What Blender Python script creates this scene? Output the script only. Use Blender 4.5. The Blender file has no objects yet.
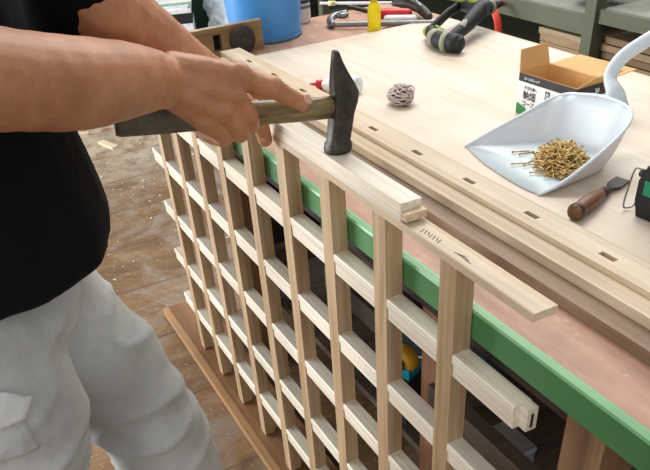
import bpy, bmesh, math, random
from mathutils import Vector, Matrix, noise, Quaternion
S = bpy.context.scene
COL = S.collection
R = math.radians
PI = math.pi
random.seed(7)

# ------------------------------------------------------------------ camera
cd = bpy.data.cameras.new('camera'); cam = bpy.data.objects.new('camera', cd); COL.objects.link(cam)
cd.sensor_fit = 'HORIZONTAL'; cd.sensor_width = 36; cd.lens = 718.4/650*36
cd.shift_y = (389.19-235)/650; cd.clip_start = .02; cd.clip_end = 60
_r = Vector((.46701552, .88188930, -.06455822)); _d = Vector((.53542449, -.34013257, -.77306562)); _f = Vector((-.70371665, .32646761, -.63103231))
M = Matrix((_r, -_d, -_f)).transposed().to_4x4(); M.translation = Vector((1.78, -.401, 1.194))
cam.matrix_world = M
S.camera = cam
# ------------------------------------------------------------------ light
w = bpy.data.worlds.new('world'); S.world = w; w.use_nodes = True
bg = w.node_tree.nodes['Background']; bg.inputs[0].default_value = (.98, .985, 1.0, 1); bg.inputs[1].default_value = .54
def area(name, loc, target, sx, sy, power, col):
    l = bpy.data.lights.new(name, 'AREA'); l.shape = 'RECTANGLE'; l.size = sx; l.size_y = sy; l.energy = power; l.color = col
    o = bpy.data.objects.new(name, l); COL.objects.link(o); o.location = loc
    o.rotation_euler = (Vector(target)-Vector(loc)).to_track_quat('-Z', 'Y').to_euler()
    return o
area('open_doorway_light', (-2.3, -3.2, 1.15), (.5, .0, .6), 2.6, 1.9, 215, (.95, .975, 1.0))
area('rear_fill_light', (-1.6, 3.4, 2.9), (.8, .3, .75), 3.0, 1.6, 55, (1.0, .985, .95))  # added fill from behind for shine on the bench top, no known window
area('ceiling_light', (-.5, .9, 3.2), (.7, .3, .7), 1.8, 1.2, 58, (1.0, .99, .96))
area('side_fill_light', (3.0, -3.0, 2.0), (1.0, 0, .6), 2.0, 1.6, 34, (1.0, .98, .95))  # added fill lamp, brightens the rail fronts at the near end
vs = S.view_settings
S.display_settings.display_device = 'sRGB'
vs.view_transform = 'Standard'; vs.look = 'None'; vs.gamma = 1; vs.use_curve_mapping = False; vs.exposure = .12

# ------------------------------------------------------------------ node helpers
def newmat(name):
    m = bpy.data.materials.new(name); m.use_nodes = True
    nt = m.node_tree; b = nt.nodes['Principled BSDF']
    return m, nt, b
def N(nt, t, **k):
    n = nt.nodes.new(t)
    for a, v in k.items(): setattr(n, a, v)
    return n
def coords(nt, scale=(1, 1, 1), rot=(0, 0, 0), rnd=False):
    tc = N(nt, 'ShaderNodeTexCoord'); mp = N(nt, 'ShaderNodeMapping')
    mp.inputs['Scale'].default_value = scale; mp.inputs['Rotation'].default_value = rot
    nt.links.new(tc.outputs['Object'], mp.inputs['Vector'])
    if rnd:
        oi = N(nt, 'ShaderNodeObjectInfo'); ml = N(nt, 'ShaderNodeMath', operation='MULTIPLY'); ml.inputs[1].default_value = 37
        nt.links.new(oi.outputs['Random'], ml.inputs[0]); nt.links.new(ml.outputs[0], mp.inputs['Location'])
    return mp.outputs[0]
def noise_n(nt, vec, scale, detail=4, rough=.55, dist=0):
    n = N(nt, 'ShaderNodeTexNoise'); n.inputs['Scale'].default_value = scale; n.inputs['Detail'].default_value = detail
    n.inputs['Roughness'].default_value = rough; n.inputs['Distortion'].default_value = dist
    nt.links.new(vec, n.inputs['Vector']); return n.outputs['Fac']
def ramp(nt, fac, stops):
    r = N(nt, 'ShaderNodeValToRGB'); e = r.color_ramp.elements
    while len(e) < len(stops): e.new(.5)
    for i, (p, c) in enumerate(stops):
        e[i].position = p; e[i].color = (c[0], c[1], c[2], 1) if not isinstance(c, (int, float)) else (c, c, c, 1)
    nt.links.new(fac, r.inputs[0]); return r.outputs[0]
def mix(nt, a, b, fac, mode='MIX'):
    m = N(nt, 'ShaderNodeMix', data_type='RGBA', blend_type=mode)
    if isinstance(fac, (int, float)): m.inputs[0].default_value = fac
    else: nt.links.new(fac, m.inputs[0])
    for s, v in ((6, a), (7, b)):
        if isinstance(v, tuple): m.inputs[s].default_value = (v[0], v[1], v[2], 1)
        else: nt.links.new(v, m.inputs[s])
    return m.outputs[2]
def bump(nt, b, h, strength=.3, dist=.001):
    n = N(nt, 'ShaderNodeBump'); n.inputs['Strength'].default_value = strength; n.inputs['Distance'].default_value = dist
    nt.links.new(h, n.inputs['Height']); nt.links.new(n.outputs[0], b.inputs['Normal'])
def C3(h):
    v = [int(h[i:i+2], 16)/255 for i in (0, 2, 4)]
    return tuple(x/12.92 if x <= .04045 else ((x+.055)/1.055)**2.4 for x in v)

def plain(name, hexc, rough=.5, metal=0, nscale=40, var=.12, bs=.15, bd=.0006, coat=0, trans=0):
    m, nt, b = newmat(name); c = C3(hexc)
    v = coords(nt, rnd=True); f = noise_n(nt, v, nscale, 3)
    dk = tuple(x*(1-var) for x in c); lt = tuple(min(1, x*(1+var)) for x in c)
    nt.links.new(ramp(nt, f, [(.3, dk), (.7, lt)]), b.inputs['Base Color'])
    b.inputs['Roughness'].default_value = rough; b.inputs['Metallic'].default_value = metal
    b.inputs['Coat Weight'].default_value = coat; b.inputs['Transmission Weight'].default_value = trans
    if bs: bump(nt, b, noise_n(nt, v, nscale*3, 3), bs, bd)
    return m
def wood(name, light, dark, axis='X', gs=1.0, rough=.55, contrast=.5, knots=False):
    m, nt, b = newmat(name); L, D = C3(light), C3(dark)
    sc = {'X': (3, 60, 60), 'Y': (60, 3, 60), 'Z': (60, 60, 3)}[axis]
    v = coords(nt, tuple(s*gs for s in sc), rnd=True)
    f1 = noise_n(nt, v, 1.0, 5, .6, .6)
    sc2 = {'X': (2, 220, 220), 'Y': (220, 2, 220), 'Z': (220, 220, 2)}[axis]
    v2 = coords(nt, tuple(s*gs for s in sc2), rnd=True); f2 = noise_n(nt, v2, 1.0, 2)
    v3 = coords(nt, (1, 1, 1), rnd=True); f3 = noise_n(nt, v3, 5, 2)
    mid = tuple((a+c)/2 for a, c in zip(L, D))
    c1 = ramp(nt, f1, [(.5-contrast/2, D), (.5, mid), (.5+contrast/2, L)])
    c2 = mix(nt, c1, ramp(nt, f2, [(.3, .60), (.6, 1.0)]), .5, 'MULTIPLY')
    c3 = mix(nt, c2, ramp(nt, f3, [(.32, .76), (.68, 1.0)]), .8, 'MULTIPLY')
    nt.links.new(c3, b.inputs['Base Color']); b.inputs['Roughness'].default_value = rough
    bump(nt, b, f2, .25, .0004)
    return m
def fabric(name, hexc, rough=.9, ws=900, stain=.25):
    m, nt, b = newmat(name); c = C3(hexc)
    v = coords(nt); f = noise_n(nt, v, 9, 5, .6)
    dk = tuple(x*(1-stain) for x in c)
    nt.links.new(ramp(nt, f, [(.35, dk), (.6, c)]), b.inputs['Base Color'])
    b.inputs['Roughness'].default_value = rough; b.inputs['Sheen Weight'].default_value = .02; b.inputs['Specular IOR Level'].default_value = .2
    f2 = noise_n(nt, v, 28, 4, .6, 1.0); f3 = noise_n(nt, v, ws, 2)
    ad = N(nt, 'ShaderNodeMath', operation='MULTIPLY_ADD'); ad.inputs[1].default_value = .12
    nt.links.new(f3, ad.inputs[0]); nt.links.new(f2, ad.inputs[2])
    bump(nt, b, ad.outputs[0], .5, .004)
    return m

# ------------------------------------------------------------------ geometry helpers
def finish(bm, name, mat, parent=None, loc=None, rot=None, smooth=False):
    bmesh.ops.recalc_face_normals(bm, faces=bm.faces)
    me = bpy.data.meshes.new(name); bm.to_mesh(me); bm.free()
    return link(me, name, mat, parent, loc, rot, smooth)
def link(me, name, mat, parent=None, loc=None, rot=None, smooth=False):
    mats = mat if isinstance(mat, (list, tuple)) else [mat]
    if not me.materials:
        for x in mats: me.materials.append(x)
    if smooth:
        me.polygons.foreach_set('use_smooth', [True]*len(me.polygons))
    o = bpy.data.objects.new(name, me); COL.objects.link(o)
    if parent: o.parent = parent
    if loc is not None: o.location = loc
    if rot is not None: o.rotation_euler = rot
    return o
def tag(o, label=None, cat=None, group=None, kind=None):
    for k, v in (('label', label), ('category', cat), ('group', group), ('kind', kind)):
        if v: o[k] = v
    return o
def thing(name, label, cat, loc=(0, 0, 0), rz=0, group=None, rot=None):
    o = bpy.data.objects.new(name, None); COL.objects.link(o); o.location = loc
    o.rotation_euler = rot if rot else (0, 0, rz); o.empty_display_size = .05
    return tag(o, label, cat, group)
def box(bm, x0, x1, y0, y1, z0, z1, mtx=None, mi=0):
    vs_ = [bm.verts.new(p) for p in ((x0, y0, z0), (x1, y0, z0), (x1, y1, z0), (x0, y1, z0), (x0, y0, z1), (x1, y0, z1), (x1, y1, z1), (x0, y1, z1))]
    fs = [bm.faces.new([vs_[i] for i in q]) for q in ((0, 3, 2, 1), (4, 5, 6, 7), (0, 1, 5, 4), (1, 2, 6, 5), (2, 3, 7, 6), (3, 0, 4, 7))]
    for f in fs: f.material_index = mi
    if mtx: bmesh.ops.transform(bm, matrix=mtx, verts=vs_)
    return vs_
def bevel_all(bm, w_, seg=2, ang=.5):
    ed = [e for e in bm.edges if len(e.link_faces) == 2 and e.calc_face_angle(0) > ang]
    bmesh.ops.bevel(bm, geom=ed, offset=w_, segments=seg, affect='EDGES', profile=.7)
def bbox(name, x0, x1, y0, y1, z0, z1, mat, parent=None, bev=.0015, seg=2, loc=None, rot=None, mtx=None):
    bm = bmesh.new(); box(bm, x0, x1, y0, y1, z0, z1, mtx)
    if bev: bevel_all(bm, bev, seg)
    return finish(bm, name, mat, parent, loc, rot)
def prism(bm, prof, a0, a1, axis='X', mi=0):
    """extrude a closed 2-D profile along an axis; profile = (other two axes in order)"""
    def P(a, p):
        return {'X': (a, p[0], p[1]), 'Y': (p[0], a, p[1]), 'Z': (p[0], p[1], a)}[axis]
    A = [bm.verts.new(P(a0, p)) for p in prof]; B = [bm.verts.new(P(a1, p)) for p in prof]; n = len(prof)
    fs = [bm.faces.new(A), bm.faces.new(B[::-1])]
    for i in range(n): fs.append(bm.faces.new([A[i], B[i], B[(i+1) % n], A[(i+1) % n]]))
    for f in fs: f.material_index = mi
    return A+B
def tube(bm, pts, rad, seg=14, flat=None, cap=True, up=None, mi=0):
    """tapered round tube through pts with rounded ends. flat = list of (a, b) scale pairs, up = vector for the first axis"""
    pts = [Vector(p) for p in pts]; n = len(pts)
    rad = rad if isinstance(rad, (list, tuple)) else [rad]*n
    tang = []
    for i in range(n):
        a = pts[max(0, i-1)]; b = pts[min(n-1, i+1)]; tang.append((b-a).normalized())
    u = Vector(up) if up else (Vector((0, 0, 1)) if abs(tang[0].z) < .9 else Vector((1, 0, 0)))
    rings = []
    def ring(c, t, r, fl):
        nonlocal u
        u = (u - t*u.dot(t)).normalized(); v = t.cross(u)
        rings.append([bm.verts.new(c + u*(math.cos(2*PI*k/seg)*r*fl[0]) + v*(math.sin(2*PI*k/seg)*r*fl[1])) for k in range(seg)])
    fl = flat or [(1, 1)]*n
    if cap:
        for a in (80, 55, 28): ring(pts[0]-tang[0]*rad[0]*math.sin(R(a)), tang[0], rad[0]*math.cos(R(a)), fl[0])
    for i in range(n): ring(pts[i], tang[i], rad[i], fl[i])
    if cap:
        for a in (28, 55, 80): ring(pts[-1]+tang[-1]*rad[-1]*math.sin(R(a)), tang[-1], rad[-1]*math.cos(R(a)), fl[-1])
    for A, B in zip(rings, rings[1:]):
        for k in range(seg):
            f = bm.faces.new([A[k], A[(k+1) % seg], B[(k+1) % seg], B[k]]); f.material_index = mi
    bm.faces.new(rings[0][::-1]).material_index = mi; bm.faces.new(rings[-1]).material_index = mi
def smoothpath(pts, sub=4):
    P = [Vector(p) for p in pts]; out = []
    for i in range(len(P)-1):
        p0 = P[max(0, i-1)]; p1 = P[i]; p2 = P[i+1]; p3 = P[min(len(P)-1, i+2)]
        for k in range(sub):
            t = k/sub
            out.append(.5*((2*p1)+(p2-p0)*t+(2*p0-5*p1+4*p2-p3)*t*t+(3*p1-p0-3*p2+p3)*t**3))
    out.append(P[-1]); return out
def lathe(bm, prof, seg=32, mi=0, mtx=None, close=True):
    rings = []; new = []
    for r, z in prof:
        ring = [bm.verts.new((r*math.cos(2*PI*k/seg), r*math.sin(2*PI*k/seg), z)) for k in range(seg)]
        rings.append(ring); new += ring
    for A, B in zip(rings, rings[1:]):
        for k in range(seg): bm.faces.new([A[k], A[(k+1) % seg], B[(k+1) % seg], B[k]]).material_index = mi
    if close:
        bm.faces.new(rings[0][::-1]).material_index = mi; bm.faces.new(rings[-1]).material_index = mi
    if mtx: bmesh.ops.transform(bm, matrix=mtx, verts=new)
def ellipsoid(bm, c, r, rot=None, seg=20):
    g = bmesh.ops.create_uvsphere(bm, u_segments=seg, v_segments=seg//2, radius=1)
    m = Matrix.Translation(c) @ (rot.to_4x4() if rot else Matrix()) @ Matrix.Diagonal((r[0], r[1], r[2], 1))
    bmesh.ops.transform(bm, matrix=m, verts=g['verts'])
def ring_loft(bm, rings):
    """closed loft of elliptical rings: (centre, rx, ry, yaw)"""
    out = []
    for c, rx, ry, yaw in rings:
        cy, sy = math.cos(yaw), math.sin(yaw); rr = []
        for k in range(28):
            a = 2*PI*k/28; x = math.copysign(abs(math.cos(a))**.85, math.cos(a))*rx; y = math.copysign(abs(math.sin(a))**.85, math.sin(a))*ry
            rr.append(bm.verts.new((c[0]+x*cy-y*sy, c[1]+x*sy+y*cy, c[2])))
        out.append(rr)
    for A, B in zip(out, out[1:]):
        for k in range(28): bm.faces.new([A[k], A[(k+1) % 28], B[(k+1) % 28], B[k]])
    bm.faces.new(out[0][::-1]); bm.faces.new(out[-1])
def remeshed(bm, name, voxel, smooth_it=6, fac=.5, disp=None):
    me = bpy.data.meshes.new(name+'_src')
    bmesh.ops.recalc_face_normals(bm, faces=bm.faces); bm.to_mesh(me); bm.free()
    o = bpy.data.objects.new(name+'_src', me); COL.objects.link(o)
    r = o.modifiers.new('r', 'REMESH'); r.mode = 'VOXEL'; r.voxel_size = voxel; r.use_smooth_shade = True
    s = o.modifiers.new('s', 'SMOOTH'); s.factor = fac; s.iterations = smooth_it
    dg = bpy.context.evaluated_depsgraph_get(); ev = o.evaluated_get(dg)
    out = bpy.data.meshes.new_from_object(ev); bpy.data.objects.remove(o); out.name = name; out.materials.clear()
    if disp:
        nrm = [v.normal.copy() for v in out.vertices]
        for v, n_ in zip(out.vertices, nrm): v.co += n_*disp(v.co)
    return out

# ------------------------------------------------------------------ materials
ash = wood('pale_ash_wood', 'e6d2b4', 'c3a480', 'X', 1, .5)
ash_v = wood('pale_ash_wood_upright', 'd8bd98', 'a4815a', 'Z', 1, .5)
ash_rail = wood('planed_white_wood', 'fbf3e4', 'ecdcc2', 'X', 1, .45)
batten_m = wood('batten_wood', 'ead9be', 'c9ad88', 'X', .7, .55)
batten_d = wood('brown_batten_wood', 'a88d72', '735a45', 'X', .7, .6)
board_dk = wood('aged_board_wood', 'b09468', '8a6c42', 'Y', .8, .6)
leg_m = wood('bench_leg_wood', 'a98560', '6f4c33', 'Z', .8, .6)
leg_red = wood('reddish_leg_wood', '9a6c4a', '69432c', 'Z', .8, .6)
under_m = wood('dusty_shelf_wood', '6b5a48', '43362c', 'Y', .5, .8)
base_m = wood('floor_board_wood', 'a87c52', '7d5433', 'X', .5, .6)
base_e = wood('pale_edge_wood', 'bf9568', '9f7448', 'X', .8, .6)
dark_in = plain('dark_brown_shade', '33241c', .8)  # very dark brown, carries the under-bench shade in its colour
black_pl = plain('black_plastic', '1b1c1f', .42, bs=.05)
steel = plain('grey_steel', '8b8c8e', .35, .9)
dsteel = plain('dark_steel', '4a4743', .5, .75, 60, .2)
green_paint = None
def painted(name, base, chip, rough=.45, amount=.62):
    m, nt, b = newmat(name); v = coords(nt)
    f = noise_n(nt, v, 14, 8, .7); f2 = noise_n(nt, v, 5, 3)
    c = mix(nt, C3(base), tuple(x*.8 for x in C3(base)), ramp(nt, f2, [(.4, 0.), (.6, 1.)]))
    nt.links.new(mix(nt, c, C3(chip), ramp(nt, f, [(amount, 0.), (amount+.05, 1.)])), b.inputs['Base Color'])
    b.inputs['Roughness'].default_value = rough; bump(nt, b, f, .2, .001); return m
green_m = painted('green_painted_edge', '487d4a', '9fc098', .5, .72)
green_hi = painted('light_green_arris', '78b07b', 'bcd8b6', .4, .62)  # lighter green for the upper corner of the edge
rackg = painted('grey_green_painted_wood', '5d614c', '7c7e66', .6, .66)
rackp = painted('grey_green_shelf_top', '85887a', 'a3a594', .6, .62)

def tabletop_mat():
    m, nt, b = newmat('worn_pink_brown_tabletop'); v = coords(nt, (1, 4, 1))
    f = noise_n(nt, v, 7, 6, .65); v2 = coords(nt); f2 = noise_n(nt, v2, 30, 8, .75); f3 = noise_n(nt, coords(nt, (4, 60, 4)), 1, 4)
    c = ramp(nt, f, [(.3, C3('9c7460')), (.5, C3('b48a73')), (.7, C3('c49c86'))])
    c = mix(nt, c, C3('d9bca8'), ramp(nt, f2, [(.60, 0.), (.70, .8)]))
    c = mix(nt, c, C3('8c6653'), ramp(nt, f3, [(.32, .5), (.42, 0.)]))
    nt.links.new(c, b.inputs['Base Color']); b.inputs['Roughness'].default_value = .55; bump(nt, b, f2, .2, .0006); return m
top_m = tabletop_mat()
def ply_mat():
    m, nt, b = newmat('pale_plywood'); v = coords(nt, (2.0, 26, 1)); f = noise_n(nt, v, 1, 5, .6, .8)
    f2 = noise_n(nt, coords(nt), 4, 4); f3 = noise_n(nt, coords(nt, (5, 160, 5)), 1, 2)
    c = ramp(nt, f, [(.3, C3('d6c5af')), (.5, C3('decfbc')), (.7, C3('e5d9c9'))])
    c = mix(nt, c, C3('cdb497'), ramp(nt, f2, [(.32, .5), (.5, 0.)]))
    c = mix(nt, c, ramp(nt, f3, [(.35, .88), (.6, 1.)]), .5, 'MULTIPLY')
    nt.links.new(c, b.inputs['Base Color']); b.inputs['Roughness'].default_value = .5; return m
ply_m = ply_mat()
def floor_mat():
    m, nt, b = newmat('dusty_plank_floor'); tc = N(nt, 'ShaderNodeTexCoord'); sx = N(nt, 'ShaderNodeSeparateXYZ'); nt.links.new(tc.outputs['Object'], sx.inputs[0])
    def mth(op, a, b_=None):
        n = N(nt, 'ShaderNodeMath', operation=op)
        for i, q in enumerate((a, b_)):
            if q is None: continue
            if isinstance(q, (int, float)): n.inputs[i].default_value = q
            else: nt.links.new(q, n.inputs[i])
        return n.outputs[0]
    u = mth('DIVIDE', mth('ADD', sx.outputs[0], .344), .31); fr = mth('FRACT', u); fl = mth('FLOOR', u)
    gap = ramp(nt, mth('ABSOLUTE', mth('SUBTRACT', fr, .5)), [(.485, 0.), (.492, 1.)])
    wn = N(nt, 'ShaderNodeTexWhiteNoise', noise_dimensions='1D'); nt.links.new(fl, wn.inputs['W'])
    v = coords(nt, (16, 4, 1)); g = noise_n(nt, v, 1, 7, .72, .5)
    c = ramp(nt, g, [(.25, C3('5f452f')), (.5, C3('80613f')), (.75, C3('a0825f'))])
    c = mix(nt, c, ramp(nt, wn.outputs[0], [(0., .72), (1., 1.1)]), 1., 'MULTIPLY')
    v2 = coords(nt); st = noise_n(nt, v2, 3.2, 6, .7, 1.2)
    c = mix(nt, c, C3('8f857a'), ramp(nt, st, [(.48, 0.), (.62, .6)]))
    sp = noise_n(nt, v2, 60, 6, .8); c = mix(nt, c, C3('d6cbb8'), ramp(nt, sp, [(.60, 0.), (.66, .8)]))
    st2 = noise_n(nt, v2, 8, 4, .6); c = mix(nt, c, C3('4c3a2b'), ramp(nt, st2, [(.30, .6), (.42, 0.)]))
    far = mth('MULTIPLY', ramp(nt, mth('MULTIPLY', sx.outputs[0], -.25), [(.25, 0.), (.42, 1.)]), ramp(nt, noise_n(nt, v2, 11, 7, .75), [(.38, 0.), (.55, .75)]))
    c = mix(nt, c, C3('b3a892'), far)
    gk = N(nt, 'ShaderNodeMath', operation='MULTIPLY'); nt.links.new(gap, gk.inputs[0]); nt.links.new(ramp(nt, st2, [(.4, .25), (.6, .8)]), gk.inputs[1])
    c = mix(nt, c, C3('3a2b20'), gk.outputs[0])
    nt.links.new(c, b.inputs['Base Color']); b.inputs['Roughness'].default_value = .6; bump(nt, b, g, .3, .002); return m
floor_m = floor_mat()
def skin_mat():
    m, nt, b = newmat('tanned_skin'); v = coords(nt)
    f = noise_n(nt, v, 22, 5, .6); f2 = noise_n(nt, v, 160, 4, .6)
    c = ramp(nt, f, [(.3, C3('a96f4b')), (.5, C3('ba805a')), (.72, C3('c9926c'))])
    c = mix(nt, c, C3('9c5c42'), ramp(nt, f2, [(.52, 0.), (.75, .4)]))
    spots = [((1.1225, -.3105, 1.0), .0016, 1), ((1.098, -.3, .985), .005, .5), ((1.155, -.352, 1.0), .006, .35), ((1.13, -.32, 1.03), .006, .3), ((1.085, -.285, 1.02), .005, .3)]
    nt.links.new(c, b.inputs['Base Color'])
    for p, r_, k in spots:
        d = N(nt, 'ShaderNodeVectorMath', operation='DISTANCE'); tc = N(nt, 'ShaderNodeTexCoord'); nt.links.new(tc.outputs['Object'], d.inputs[0]); d.inputs[1].default_value = p
        c = mix(nt, c, C3('5d2f22'), ramp(nt, d.outputs['Value'], [(r_*.5, float(k)), (r_*1.4, 0.)]))
    nt.links.new(c, b.inputs['Base Color']); b.inputs['Roughness'].default_value = .48
    b.inputs['Subsurface Weight'].default_value = .12; b.inputs['Subsurface Radius'].default_value = (.01, .004, .002); b.inputs['Subsurface Scale'].default_value = .4
    f3 = noise_n(nt, v, 420, 4, .6); bump(nt, b, f3, .25, .0008); return m
skin = skin_mat()
nail_m = plain('fingernail', 'd8a891', .3, bs=0)

# ------------------------------------------------------------------ floor
bm = bmesh.new(); box(bm, -7, 4, -4, 7, -.05, 0); tag(finish(bm, 'floor', floor_m), kind='structure')
wall_m = plain('grey_board_wall', '9a958a', .8)
bm = bmesh.new(); box(bm, -7, 4, 7, 7.1, 0, 3.4); tag(finish(bm, 'wall_back', wall_m), kind='structure')
bm = bmesh.new(); box(bm, -7.1, -7, -4, 7, 0, 3.4); tag(finish(bm, 'wall_left', wall_m), kind='structure')

# ------------------------------------------------------------------ workbench
T = .757
bench = thing('workbench', 'long workbench with worn pinkish top and green painted edge', 'workbench', (.9, .4, 0))
def bl(x, y, z=0): return (x-.9, y-.4, z)
def bb(name, x0, x1, y0, y1, z0, z1, mat, bev=.002, par=bench):
    return bbox(name, x0-.9, x1-.9, y0-.4, y1-.4, z0, z1, mat, par, bev)
bb('tabletop', -.10, 2.05, .036, .78, T-.03, T, top_m, .0015)
o = bb('edge_strip', -.10, 2.05, .026, .0365, T-.037, T-.004, green_m, .001); o['label'] = 'green painted front edge'
bm = bmesh.new(); prism(bm, [(.026-.4, T-.0045), (.0365-.4, T-.0045), (.0365-.4, T+.0005), (.0330-.4, T+.0008), (.0275-.4, T-.001)], -1.0, 1.15)
o = finish(bm, 'edge_arris', green_hi, bench); o['label'] = 'pale green upper corner of the edge'
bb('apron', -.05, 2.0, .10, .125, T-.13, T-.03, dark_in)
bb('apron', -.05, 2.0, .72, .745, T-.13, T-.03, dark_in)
for x0, y0, mt, lab in ((1.392, .05, leg_m, None), (.985, .15, leg_red, 'reddish brown leg'), (.22, .12, leg_m, None), (.2, .66, leg_m, None), (1.80, .66, leg_m, None), (.95, .66, leg_m, None)):
    o = bb('leg', x0, x0+.052, y0, y0+.062, 0, T-.03, mt, .002)
    if lab: o['label'] = lab
bb('shade_back_panel', .0, 1.95, .75, .765, .05, .63, dark_in)  # added dark panel, shuts out light from behind under the bench
bb('shade_end_panel', -.06, -.045, .25, .745, .05, .63, dark_in)  # added dark panel, keeps the left end under the bench dark
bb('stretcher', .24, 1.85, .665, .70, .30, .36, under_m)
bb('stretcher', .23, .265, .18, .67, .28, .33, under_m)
bb('lower_shelf', -.04, 1.95, .20, .745, .16, .178, under_m)  # full-span and dark so no bright floor shows under the bench
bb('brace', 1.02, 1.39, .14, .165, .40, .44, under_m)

# things below the bench
t = thing('metal_box', 'grey metal box on the shelf under the bench', 'box', (1.085, .262, .1785))
bm = bmesh.new(); box(bm, -.04, .04, -.03, .035, 0, .115); bevel_all(bm, .004); finish(bm, 'body', plain('grey_sheet_metal', '8f9296', .5, .3), t)
bm = bmesh.new(); box(bm, -.0415, .0415, -.0315, .0365, .1155, .125); bevel_all(bm, .002); finish(bm, 'lid', plain('grey_lid_metal', 'bcc0c2', .45, .3), t)
t = thing('tape_dispenser', 'yellow and teal tape measure hanging under the bench behind the lattice', 'tape measure', (.818, .222, .330), .4)
bbox('bracket', -.03, .03, -.03, .03, -.14, -.03, plain('dark_holder', '2c2f33', .6), t)
bm = bmesh.new(); lathe(bm, [(.0, -.016), (.024, -.016), (.03, -.010), (.03, .010), (.024, .016), (0.0001, .016)], 28, mtx=Matrix.Rotation(R(90), 4, 'X')); finish(bm, 'case', plain('yellow_plastic', 'e7b52a', .4), t, smooth=True)
bm = bmesh.new(); lathe(bm, [(.0001, .017), (.015, .017), (.015, .020), (.0001, .020)], 24, mtx=Matrix.Rotation(R(90), 4, 'X')); finish(bm, 'hub', black_pl, t)
bbox('grip', -.004, .026, -.019, .019, -.034, -.006, plain('teal_plastic', '1d93a8', .4), t, .005)
t = thing('tarpaulin_bundle', 'dark blue grey cloth bundle on the low shelf under the bench', 'cloth', (.745, .40, .180))
bm = bmesh.new(); ellipsoid(bm, (0, 0, .045), (.11, .11, .036)); ellipsoid(bm, (.05, .03, .08), (.09, .08, .04)); ellipsoid(bm, (-.06, -.02, .07), (.07, .08, .04))
me = remeshed(bm, 'bundle', .008, 3, .5, lambda p: noise.noise(p*14)*.02+noise.noise(p*40)*.006)
link(me, 'bundle', fabric('blue_grey_cloth', '3c4650'), t, smooth=True)
bm = bmesh.new(); tube(bm, smoothpath([(-.02, -.11, .08), (.02, -.10, .09), (.05, -.085, .10), (.09, -.06, .105), (.10, -.03, .11)]), .0022, 8); finish(bm, 'string', plain('white_string', 'd9d9d6', .8), t, smooth=True)
t = thing('wooden_crate', 'brown wooden crate in the dark under the bench', 'crate', (.42, .45, .1785))
for z in (0, .075, .15):
    bbox('slat', -.16, .16, -.12, -.105, z, z+.06, under_m, t); bbox('slat', -.16, .16, .105, .12, z, z+.06, under_m, t)
    bbox('slat', -.16, -.145, -.104, .104, z, z+.06, under_m, t); bbox('slat', .145, .16, -.104, .104, z, z+.06, under_m, t)
t = thing('storage_tin', 'pale square tin under the left end of the bench', 'tin', (-.0, .55, .178))
bbox('body', -.07, .07, -.06, .06, 0, .2, plain('cream_tin', 'b9a98c', .5), t); bbox('lid', -.073, .073, -.063, .063, .2, .215, plain('brown_tin_lid', '7b614a', .5), t)

# ------------------------------------------------------------------ board on the floor below the lattice
t = thing('floor_plank', 'flat brown board with a pale front edge on the floor under the lattice', 'board', (.6, .05, 0))
bbox('board', -.74, 1.1, -.067, .045, 0, .024, base_m, t, .001); bbox('edge', -.74, 1.1, -.085, -.0675, 0, .0245, base_e, t, .002)

# ------------------------------------------------------------------ lattice
Zr = [.7068-.13706*j for j in range(5)]
bars = [.14*i for i in range(1, 10)]
lat = thing('lattice_panel', 'large pale wooden lattice panel standing against the bench', 'lattice', (0, 0, .025))
for i, x in enumerate(bars):
    bm = bmesh.new(); prism(bm, [(x-.0292, .005), (x-.0242, 0), (x-.005, 0), (x, .005), (x, .817-.025), (x-.0292, .817-.025)], 0, .024, 'Y'); bevel_all(bm, .0010, 1)
    # two small feet notched at the bottom of the bar
    finish(bm, 'vertical_bar', ash_v, lat)
for j, z in enumerate(Zr):
    z -= .025
    h = .0305
    bm = bmesh.new()
    prof = [(.0018, z-h), (.0232, z-h), (.0232, z), (.0016, z), (.0003, z-.0016), (.0003, z-.0120), (.0018, z-.0126)]
    prism(bm, prof, .03, 1.366)
    box(bm, 1.3655, 1.377, .0100, .0232, z-h, z-.0012)
    box(bm, 1.3768, 1.3774, .0145, .0180, z-h+.004, z-.008, mi=1)  # dark sliver painted on for the shaded slot in the tenon end
    finish(bm, 'horizontal_rail', [ash_rail, dark_in], lat)
bm = bmesh.new(); prism(bm, [(-.0015, .817-.025), (.0265, .817-.025), (.0265, .8262-.025), (-.0005, .8262-.025), (-.0015, .8250-.025)], .03, 1.377)
finish(bm, 'top_rail', batten_m, lat)
pencil = plain('pencil_graphite', '5d4a3c', .6)
for k in range(10):
    if k < 7: lx, ly, px_, py_, an = .0006, .0042, 1.185+k*.0052, .008+.0006*(k % 3), 25+9*(k % 3)
    else: lx, ly, px_, py_, an = .009, .0005, 1.252+(k-7)*.006, .0095-.001*(k-7), 12-9*(k-7)
    bm = bmesh.new(); box(bm, -lx, lx, -ly, ly, 0, .0003, Matrix.Translation((px_, py_, .8012)) @ Matrix.Rotation(R(an), 4, 'Z'))
    finish(bm, 'pencil_mark', pencil, lat)

# ------------------------------------------------------------------ block being hammered
t = thing('tenoned_rail', 'short pale rail with a tenon end lying under the hammer on the lattice', 'wooden rail', (0, 0, .8264))
bm = bmesh.new(); box(bm, .60, 1.155, -.0012, .0265, 0, .0218); bevel_all(bm, .0008, 1)
finish(bm, 'rail_body', ash_rail, t)
bm = bmesh.new(); box(bm, 1.155, 1.166, -.0008, .0265, .0035, .0125); bevel_all(bm, .0004, 1)
finish(bm, 'tenon', ash, t)

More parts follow.
